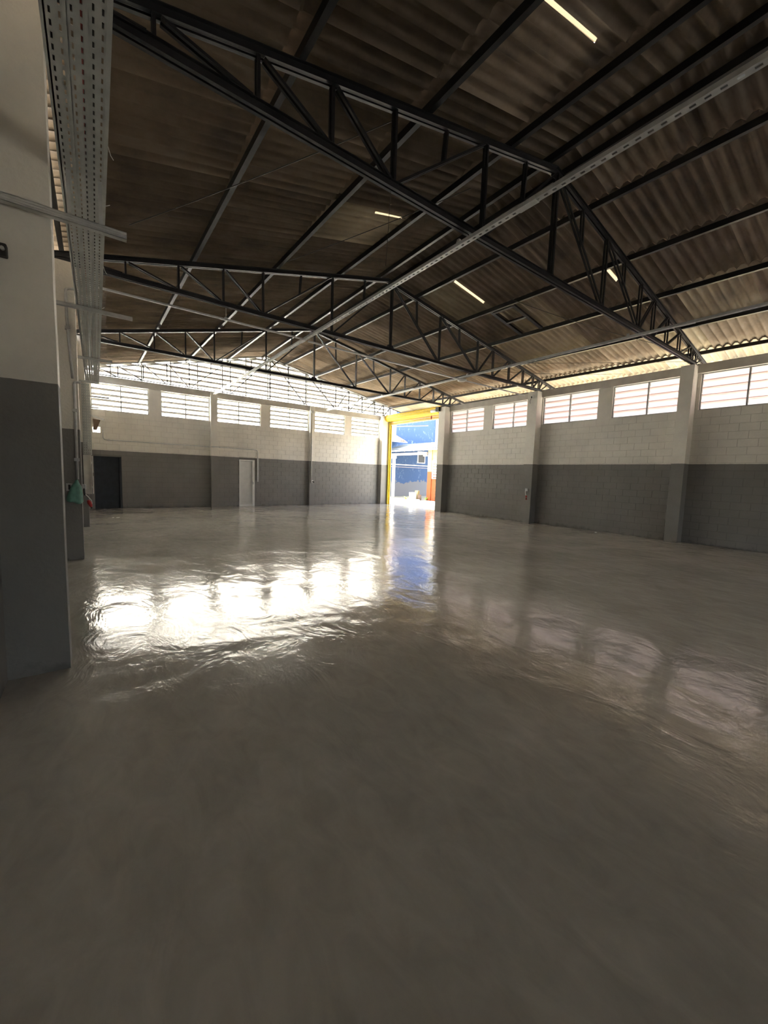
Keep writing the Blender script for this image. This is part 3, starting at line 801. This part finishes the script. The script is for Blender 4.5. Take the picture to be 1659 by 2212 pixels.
build('rim', m, 'galv', t); build('socket_face', MB().box(-.376, -.344, 8.165, 8.178, 1.169, 1.251), 'black', t)
# bag: gathered sack, tied at the top
t = thing('plastic_bag', (-.26, 8.10, 1.30), 'green plastic bag tied to the end of the conduit on the left pillar', 'bag')
m = MB(); m.smooth = True; nb = 28; prof = [(1.325, .018), (1.30, .030), (1.27, .050), (1.22, .085), (1.16, .105), (1.10, .118), (1.04, .130), (.985, .136), (.965, .125), (.96, .05)]
for k, (z, r) in enumerate(prof):
    for j in range(nb):
        a = 2 * math.pi * j / nb; rr = r * (1 + .10 * math.sin(5 * a + z * 6) * min(1, k / 3) + .05 * math.sin(11 * a + z * 19))
        m.v.append((-.262 - .10 * (1.3 - z) + rr * .74 * math.cos(a) , 8.115 + rr * .36 * math.sin(a), z + .010 * math.sin(3 * a) + .10 * (1.3 - z) * -math.cos(a) * .5))
for k in range(len(prof) - 1):
    for j in range(nb):
        a, b = k * nb, (k + 1) * nb; m.f.append((a + j, a + (j + 1) % nb, b + (j + 1) % nb, b + j))
m.f.append(tuple(range(nb - 1, -1, -1))); m.f.append(tuple((len(prof) - 1) * nb + j for j in range(nb)))
build('sack', m, 'green', t)
m = MB().tube([(-.262 + .024 * math.cos(a), 8.105 + .022 * math.sin(a), 1.312) for a in [k * math.pi / 6 for k in range(13)]], .005, 5); build('tie', m, 'green', t)
# outlet with hanging red plug on the pillar side
t = thing('hanging_plug', (-.17, 8.17, 1.22), 'red industrial plug hanging on a cable beside the green bag', 'plug')
build('outlet_box', MB().box(-.205, -.145, 8.13, 8.19, 1.17, 1.26), 'galv', t, bev=.006)
m = MB().tube([(-.17, 8.12, 1.19), (-.165, 8.10, 1.12), (-.16, 8.10, 1.08)], .013, 8); build('gland', m, 'black', t)
m = MB().tube([(-.16, 8.10, 1.10), (-.13, 8.09, 1.07), (-.10, 8.09, 1.03), (-.075, 8.09, .99), (-.07, 8.09, .94)], .006, 6); build('cable', m, 'white', t)
m = MB(); m.smooth = True; m.tube([(-.125, 8.09, 1.0), (-.105, 8.09, .96), (-.085, 8.09, .90), (-.08, 8.09, .885)], [.018, .034, .022, .016], 10); build('plug_body', m, 'red', t)
m = MB().tube([(-.08, 8.09, .885), (-.075, 8.09, .86)], .011, 8); build('plug_tip', m, 'black', t)
# electrical cabinet on the third left pillar
t = thing('electrical_cabinet', (-.16, 12.3, .88), 'tall white electrical cabinet at the foot of the vertical tray', 'cabinet')
build('body', MB().box(-.255, -.095, 12.27, 12.47, .86, 1.83), 'offwhite', t, bev=.006)
build('door', MB().box(-.078, -.062, 12.02, 12.40, .88, 1.81), 'offwhite', t, bev=.003)
build('handle', MB().box(-.062, -.05, 12.06, 12.09, 1.32, 1.40), 'black', t)
build('hinge', MB().box(-.095, -.078, 12.36, 12.40, 1.0, 1.05).box(-.095, -.078, 12.36, 12.40, 1.62, 1.67), 'galv', t)

# ------------------------------------------------------------------ back wall fittings
yb = YB - .025
pipe([(.23, yb, 2.88), (.23, yb, 2.53), (3.84, yb, 2.525)], .016, 'thin conduit running along the back wall above the paint line', clips=[(.40, yb, 2.527), (3.7, yb, 2.525)])
pipe([(4.14, yb - .13, 2.53), (4.18, yb, 2.53), (5.88, yb, 2.52), (5.88, yb, 2.1)], .016, 'conduit on the back wall bending down beside the slatted door', clips=[(4.26, yb, 2.53)])
pipe([(3.84, YB - .155, 2.525), (4.18, YB - .155, 2.525)], .016, 'short conduit crossing the first back wall pilaster', clips=[(3.98, YB - .155, 2.525)])
t = thing('cable_duct', (5.88, yb, 1.12), 'slim grey duct ending beside the slatted door', 'duct')
build('duct', MB().box(5.85, 5.91, YB - .045, YB - .001, 1.12, 2.14), 'galv', t); build('end_cap', MB().box(5.845, 5.915, YB - .05, YB, 1.10, 1.13), 'galv', t)
pipe([(8.46, YB - .16, 4.40), (8.46, YB - .16, 1.22)], .020, 'white conduit running down the second back wall pilaster', 'white', clips=[(8.46, YB - .16, 2.9)])
t = thing('socket_box', (8.50, YB - .18, 1.15), 'dark socket at the foot of the white conduit on the pilaster', 'socket')
build('body', MB().box(8.44, 8.56, YB - .21, YB - .142, 1.08, 1.22), 'galv', t, bev=.008); build('plug', MB().tube([(8.53, YB - .21, 1.15), (8.53, YB - .27, 1.13)], .035, 10), 'black', t)
t = thing('round_junction_box', (8.50, YB - .17, 4.5), 'round grey junction box where the right channel meets the pilaster', 'junction box')
m = MB().tube([(8.47, YB - .143, 4.5), (8.47, YB - .20, 4.5)], .075, 16); build('body', m, 'galv', t); build('lid', MB().tube([(8.47, YB - .20, 4.5), (8.47, YB - .212, 4.5)], .06, 16), 'galv', t)
# fitting in the far left corner: shelf bracket with a rusty lamp below
t = thing('rusty_floodlight', (.05, YB - .3, 3.1), 'rusty brown floodlight on a bracket in the far left corner', 'lamp')
build('bracket', MB().bar((-.35, YB - .30, 3.42), (.28, YB - .42, 3.20), .05, .05).bar((-.30, YB - .19, 3.46), (-.1, YB - .42, 3.3), .03, .03).bar((-.08, YB - .01, 3.34), (.18, YB - .4, 3.24), .03, .03), 'galv', t)
m = MB().prism([(-.05, 3.22), (.17, 3.19), (.10, 2.98), (.06, 2.84), (-.05, 2.84), (-.04, 3.0)], 'y', YB - .36, YB - .20); build('lamp_head', m, 'brown', t, bev=.01)
build('lead', MB().tube([(.10, YB - .28, 2.92), (.18, YB - .2, 2.86), (.21, YB - .07, 2.90)], .012, 6), 'galv', t)
# vent grille
t = thing('window_20', (0, YB, 0), kind='structure')
for k in range(3): build('bar', MB().box(vent[0] + .05 + .06 * k, vent[0] + .065 + .06 * k, YB + .05, YB + .07, vent[2], vent[3]), 'frame', t)

build('pane', MB().box(vent[0], vent[1], YB + .10, YB + .106, vent[2], vent[3]), 'slat', t)  # pane added to keep a sun beam off the floor

# doors in the back wall
d1 = thing('door_1', (.35, YB, 0), kind='structure')
build('door_leaf', MB().box(dark_door[0] - .05, dark_door[1] + .05, YB + .151, YB + .175, .0, 1.98), 'darkdoor', d1)
build('door_jamb', MB().box(dark_door[1] - .06, dark_door[1], YB + .01, YB + .14, 0, 1.93).box(dark_door[0], dark_door[1] - .06, YB + .01, YB + .14, 1.915, 1.93), 'darkdoor', d1)
d2 = thing('door_2', (5.4, YB, 0), kind='structure')
a, b = slat_door[:2]
build('door_frame', MB().box(a, a + .045, YB - .012, YB + .08, 0, 2.06).box(b - .10, b, YB - .012, YB + .08, 0, 2.06).box(a + .045, b - .10, YB - .012, YB + .08, 2.0, 2.06).box(a + .045, b - .10, YB, YB + .06, 0, .06), 'white', d2)
sm = MB().prism([(-.004, .034), (.008, .036), (.036, -.032), (.024, -.036)], 'x', -.5, .5)
me = recalc(sm.mesh('slat', M['white']))
for k in range(30): inst('slat', me, d2, ((a + .045 + b - .10) / 2 - 5.4, .01, .085 + k * .0645), (0, 0, 0), (b - a - .145, 1, .95))
build('handle', MB().box(b - .085, b - .06, YB - .05, YB - .012, .98, 1.08), 'galv', d2)
build('door_backing', MB().box(a - .04, b + .04, YB + .151, YB + .17, .0, 2.1), 'darkdoor', d2)
# raised outline of a bricked-up opening
tag(build('trim_5', MB().box(1.79, 1.82, YB - .008, YB + .004, 0, 1.90).box(.98, 1.82, YB - .008, YB + .004, 1.885, 1.91), 'paint'), kind='structure')

# ------------------------------------------------------------------ right wall fittings
def wall_plug(x, y, z, label):
    t = thing('hanging_plug', (x, y, z), label, 'plug')
    build('outlet_box', MB().box(x - .055, x - .001, y - .05, y + .05, z - .05, z + .05), 'galv', t, bev=.006)
    build('cable', MB().tube([(x - .06, y + .02, z - .02), (x - .09, y + .01, z - .08), (x - .08, y, z - .16), (x - .06, y - .02, z - .22)], .012, 6), 'white', t)
    m = MB(); m.smooth = True; m.tube([(x - .06, y - .02, z - .20), (x - .06, y - .025, z - .26), (x - .06, y - .03, z - .33), (x - .06, y - .03, z - .36)], [.02, .036, .034, .02], 10); build('plug_body', m, 'red', t)
wall_plug(XR - .345, 8.40, 1.22, 'red-ended plug hanging from an outlet on the right wall pillar')
t = thing('security_camera', (XR - .36, 8.42, 4.52), 'small white camera at the top of the right wall pillar', 'camera')
build('base', MB().box(XR - .39, XR - .345, 8.36, 8.46, 4.50, 4.60), 'white', t, bev=.006)
m = MB(); m.smooth = True; m.tube([(XR - .39, 8.41, 4.55), (XR - .44, 8.40, 4.54), (XR - .54, 8.34, 4.50)], [.02, .034, .034], 10); build('body', m, 'white', t)
build('lens', MB().tube([(XR - .54, 8.34, 4.50), (XR - .55, 8.334, 4.496)], .024, 10), 'black', t)
build('lead', MB().tube([(XR - .36, 8.46, 4.52), (XR - .36, 8.52, 4.40), (XR - .35, 8.50, 4.32)], .007, 5), 'black', t)

# ------------------------------------------------------------------ roller door
t = thing('roller_door', (XR - .15, 15.2, 4.6), 'rolled-up yellow roller shutter over the open gateway', 'roller door')
cx, cz, rad = XR - .16, 4.655, .165; n = 18
m = MB()
for k in range(n):
    a0, a1 = 2 * math.pi * k / n, 2 * math.pi * (k + 1) / n; am = (a0 + a1) / 2; g = .02
    pr = [(cx + rad * math.cos(a0 + g), cz + rad * math.sin(a0 + g)), (cx + (rad + .012) * math.cos(am), cz + (rad + .012) * math.sin(am)), (cx + rad * math.cos(a1 - g), cz + rad * math.sin(a1 - g)),
          (cx + (rad - .02) * math.cos(a1 - g), cz + (rad - .02) * math.sin(a1 - g)), (cx + (rad - .02) * math.cos(a0 + g), cz + (rad - .02) * math.sin(a0 + g))]
    build('roll_slat', MB().prism(pr, 'y', DY0 + .12, DY1 - .02), 'yellow', t)
build('drum', MB().tube([(cx, DY0 + .10, cz), (cx, DY1, cz)], rad - .03, 18), 'yellow', t)
m2 = MB(); m2.smooth = True; m2.tube([(cx, DY1 - .02, cz), (cx, DY1 + .03, cz)], rad + .02, 24)
build('end_plate', m2, 'yellow', t)
for k in range(3):
    z = 4.60 - .085 * k
    build('curtain_slat', MB().prism([(XR + .02, z), (XR - .005, z - .02), (XR - .005, z - .06), (XR + .02, z - .08), (XR + .035, z - .08), (XR + .035, z)], 'y', DY0 + .05, DY1 - .05), 'yellow', t)
build('bottom_rail', MB().box(XR - .02, XR + .06, DY0 + .04, DY1 - .04, 4.29, 4.345), 'pale_yellow', t, bev=.005)
build('guide_rail', MB().box(XR - .07, XR - .03, DY1 - .08, DY1 + .02, 0, 4.45).box(XR - .03, XR + .05, DY1 + .0, DY1 + .02, 0, 4.45).box(XR + .05, XR + .07, DY1 - .08, DY1 + .02, 0, 4.45), 'yellow', t)
build('guide_rail', MB().box(XR - .07, XR - .045, DY0 - .02, DY0 + .07, 0, 4.45).box(XR + .05, XR + .07, DY0 - .02, DY0 + .07, 0, 4.45).box(XR - .045, XR + .05, DY0 - .02, DY0, 0, 4.45), 'galv', t)
build('lower_tube', MB().tube([(XR + .02, DY1 - .3, 4.22), (XR + .3, 14.6, 4.10)], .022, 8), 'galv', t)
build('motor', MB().box(XR - .45, XR - .12, DY0 - .1, DY0 + .12, 4.55, 4.75), 'black', t, bev=.01)
m = MB(); m.smooth = True; m.tube([(XR - .30, DY0 + .12, 4.63), (XR - .30, DY0 + .55, 4.63)], .07, 14); build('motor_body', m, 'white', t)
build('pull_cord', MB().tube([(XR - .31, DY0 + .52, 4.57), (XR - .31, DY0 + .52, 4.42)], .006, 5), 'black', t)
m = MB(); m.smooth = True; m.tube([(XR - .31, DY0 + .52, 4.42), (XR - .31, DY0 + .52, 4.38), (XR - .31, DY0 + .52, 4.30), (XR - .31, DY0 + .52, 4.26)], [.012, .03, .03, .012], 8); build('pull_handle', m, 'red', t)
tag(build('trim_6', MB().box(XR - .006, XR + .17, DY1 + .02, DY1 + .058, 0, DZ), 'pale_yellow'), kind='structure')

# ------------------------------------------------------------------ outdoors through the gateway
# peeling blue boundary building
t = thing('blue_building', (20, 24.1, 0), 'weathered peeling blue building across the yard', 'building')
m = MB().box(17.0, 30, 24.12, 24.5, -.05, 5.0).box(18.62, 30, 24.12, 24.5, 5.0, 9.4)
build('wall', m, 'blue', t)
build('ledge', MB().box(17.0, 24.5, 24.05, 24.12, 2.42, 2.49), 'offwhite', t)
build('ledge', MB().box(17.0, 24.5, 24.08, 24.12, 2.26, 2.29), 'pink', t)
f = build('window_frame', MB().box(21.0, 21.06, 24.06, 24.12, 2.65, 3.6).box(21.75, 21.81, 24.06, 24.12, 2.65, 3.6).box(21.06, 21.75, 24.06, 24.12, 2.65, 2.71).box(21.06, 21.75, 24.06, 24.12, 3.54, 3.6), 'offwhite', t)
build('pane', MB().box(21.06, 21.75, 24.09, 24.118, 2.71, 3.54), 'black', f)
build('corner_column', MB().box(22.87, 23.25, 23.98, 24.12, 4.2, 9.4), 'offwhite', t)
build('corner_column', MB().box(18.35, 18.64, 24.0, 24.12, 4.3, 9.4), 'offwhite', t)
# white house with tiled eaves, left
t = thing('white_house', (16, 24.6, 0), 'white house with a red tiled eave beside the blue building', 'house')
build('wall', MB().box(12.5, 16.95, 24.3, 24.7, -.05, 4.45), 'offwhite', t)
roofm = MB().prism([(22.9, 4.12), (24.1, 4.62), (24.1, 4.58), (22.9, 4.05)], 'x', 15.2, 18.9); build('roof_deck', roofm, 'wood', t)
k = 0
for i in range(17):
    for j in range(3):
        x = 15.3 + i * .21; y0 = 22.85 + j * .42; z0 = 4.14 + j * .175
        m = MB()
        for q in range(5):
            a = math.pi * q / 4
            for (yy, zz) in ((y0, z0), (y0 + .44, z0 + .185)): m.v.append((x + .09 * math.cos(a), yy, zz + .06 * math.sin(a)))
        for q in range(4): m.f.append((2 * q, 2 * q + 1, 2 * q + 3, 2 * q + 2))
        build('roof_tile', m, 'tile', t)
# canopy
t = thing('yard_canopy', (18, 21, 0), 'metal-roofed canopy on a white column beyond the gateway', 'canopy')
ncan = 22
for k in range(6):
    y0 = 18.0 + k * .98; m = MB(); ns = 20
    for i in range(ns + 1):
        y = y0 + i * 1.02 / ns
        dz = .018 * math.cos(2 * math.pi * i / 4)
        m.v += [(17.70, y, 3.47 + dz), (19.35, y, 4.02 + dz), (23.3, y, 4.10 + dz)]
    for i in range(ns):
        a = 3 * i; m.f += [(a, a + 1, a + 4, a + 3), (a + 1, a + 2, a + 5, a + 4)]
    build('roof_sheet', m, 'metalroof', t, bev=0)
build('fascia', MB().box(17.72, 17.76, 18.0, 23.9, 3.34, 3.43), 'offwhite', t)
build('beam', MB().box(17.86, 17.98, 19.6, 23.9, 3.06, 3.22), 'wood', t)
for y in (19.9, 20.9, 21.9, 22.9): build('rafter', MB().bar((17.8, y, 3.36), (19.3, y, 3.86), .06, .10), 'wood', t)
build('column', MB().box(17.85, 18.02, 23.15, 23.32, 0, 3.06).box(17.80, 18.07, 23.10, 23.37, 2.86, 3.06), 'offwhite', t)
# orange and cream building on the right of the yard
t = thing('orange_building', (18, 12, 0), 'orange and cream painted building right of the yard', 'building')
build('upper_wall', MB().box(18.0, 21, 4.0, 19.5, 1.92, 3.42), 'cream', t)
build('lower_wall', MB().box(18.0, 21, 4.0, 19.5, -.05, 1.92), 'orange', t)
build('corner_pier', MB().box(17.94, 18.0, 19.15, 19.52, 1.92, 3.42), 'cream', t)
build('corner_pier', MB().box(17.94, 18.0, 19.15, 19.52, -.05, 1.92), 'orange', t)
shb = recalc(block_mesh(.39).mesh('block', M['orange'])); shc = recalc(block_mesh(.39).mesh('block', M['cream']))
for r in range(16):
    for c in range(7):
        y = 18.93 - c * .392 - (.196 if r % 2 else 0); z = .12 + r * .2
        if y > 16.4 and z < 3.3 and not (17.5 < y < 19.3 and 1.35 < z < 2.75): inst('block', shb if z < 1.85 else shc, t, (-.012, y - 12, z), (0, 0, -math.pi / 2))
f = build('window_frame', MB().box(17.93, 18, 19.02, 19.08, 1.46, 2.66).box(17.93, 18, 17.6, 17.66, 1.46, 2.66).box(17.93, 18, 17.66, 19.02, 1.46, 1.52).box(17.93, 18, 17.66, 19.02, 2.60, 2.66), 'white', t)
for k in range(6): build('slat', MB().bar((17.95, 17.66, 1.63 + .175 * k), (17.95, 19.02, 1.63 + .175 * k), .035, .115, up=(.35, 0, 1)), 'white', f)
t = thing('yard_floodlight', (18.1, 19.7, 3.1), 'white floodlight on the end of the orange building', 'lamp')
build('bracket', MB().tube([(18.02, 19.52, 3.0), (18.02, 19.75, 2.98)], .02, 6), 'white', t)
build('lamp_head', MB().box(17.95, 18.08, 19.74, 20.05, 2.95, 3.25), 'white', t, bev=.03)
# debris and weeds by the corner
def rubble(x, y, sx, sy, sz, rz, mat, label, z=-.012):
    m = MB().box(-sx / 2, sx / 2, -sy / 2, sy / 2, 0, sz); me = bevel(recalc(m.mesh('rubble_block', M[mat])), .02)
    for v in me.vertices: v.co += Vector((random.uniform(-.015, .015), random.uniform(-.015, .015), 0))
    o = bpy.data.objects.new('rubble_block', me); COL.objects.link(o); o.location = (x, y, z); o.rotation_euler = (0, 0, rz); return tag(o, label, 'rubble')
rubble(17.35, 20.25, .42, .34, .50, .3, 'offwhite', 'large white broken block in front of the blue wall')
rubble(17.62, 19.86, .26, .24, .36, .9, 'brown', 'brown broken block leaning by the orange corner')
rubble(17.80, 20.30, .20, .26, .62, .2, 'cream', 'tall cream rubble piece behind the brown block')
rubble(16.95, 19.7, .9, .35, .06, .15, 'offwhite', 'flat white slab lying before the rubble')
def weed(x, y, label, n=9, s=.22):
    m = MB()
    for k in range(n):
        a = 2 * math.pi * k / n + random.random(); l_ = s * random.uniform(.6, 1.2)
        p = Vector((x, y, -.01)); q = p + Vector((math.cos(a) * l_ * .6, math.sin(a) * l_ * .6, l_)); e = q + Vector((math.cos(a) * l_ * .5, math.sin(a) * l_ * .5, -.03)); w = Vector((-math.sin(a), math.cos(a), 0)) * .035
        i = len(m.v); m.v += [tuple(p), tuple(q - w), tuple(q + w), tuple(e)]; m.f += [(i, i + 1, i + 2), (i + 1, i + 3, i + 2)]
    return tag(build('weed', m, 'leaf', loc=(x, y, -.01)), label, 'plant')
weed(16.80, 20.3, 'green weed left of the white rubble'); weed(17.85, 19.45, 'green weed at the foot of the orange corner', 11, .2)
# thin white pieces standing in for sun spots on the hall floor
def fleck(x, y, s, label):
    m = MB().prism([(x - s, y - s * .4), (x + s * .8, y - s * .5), (x + s, y + s * .4), (x - s * .3, y + s * .5)], 'z', .0005, .006)
    tag(build('sun_fleck', m, 'white', loc=(x, y, 0)), label, 'fleck')
fleck(.50, 14.5, .05, 'small painted sunlight scrap on the floor before the dark doorway')
fleck(.38, 14.55, .03, 'tiny painted sunlight scrap left of the larger one near the dark doorway')
fleck(12.68, 5.86, .05, 'small painted sunlight scrap on the floor by the right wall')
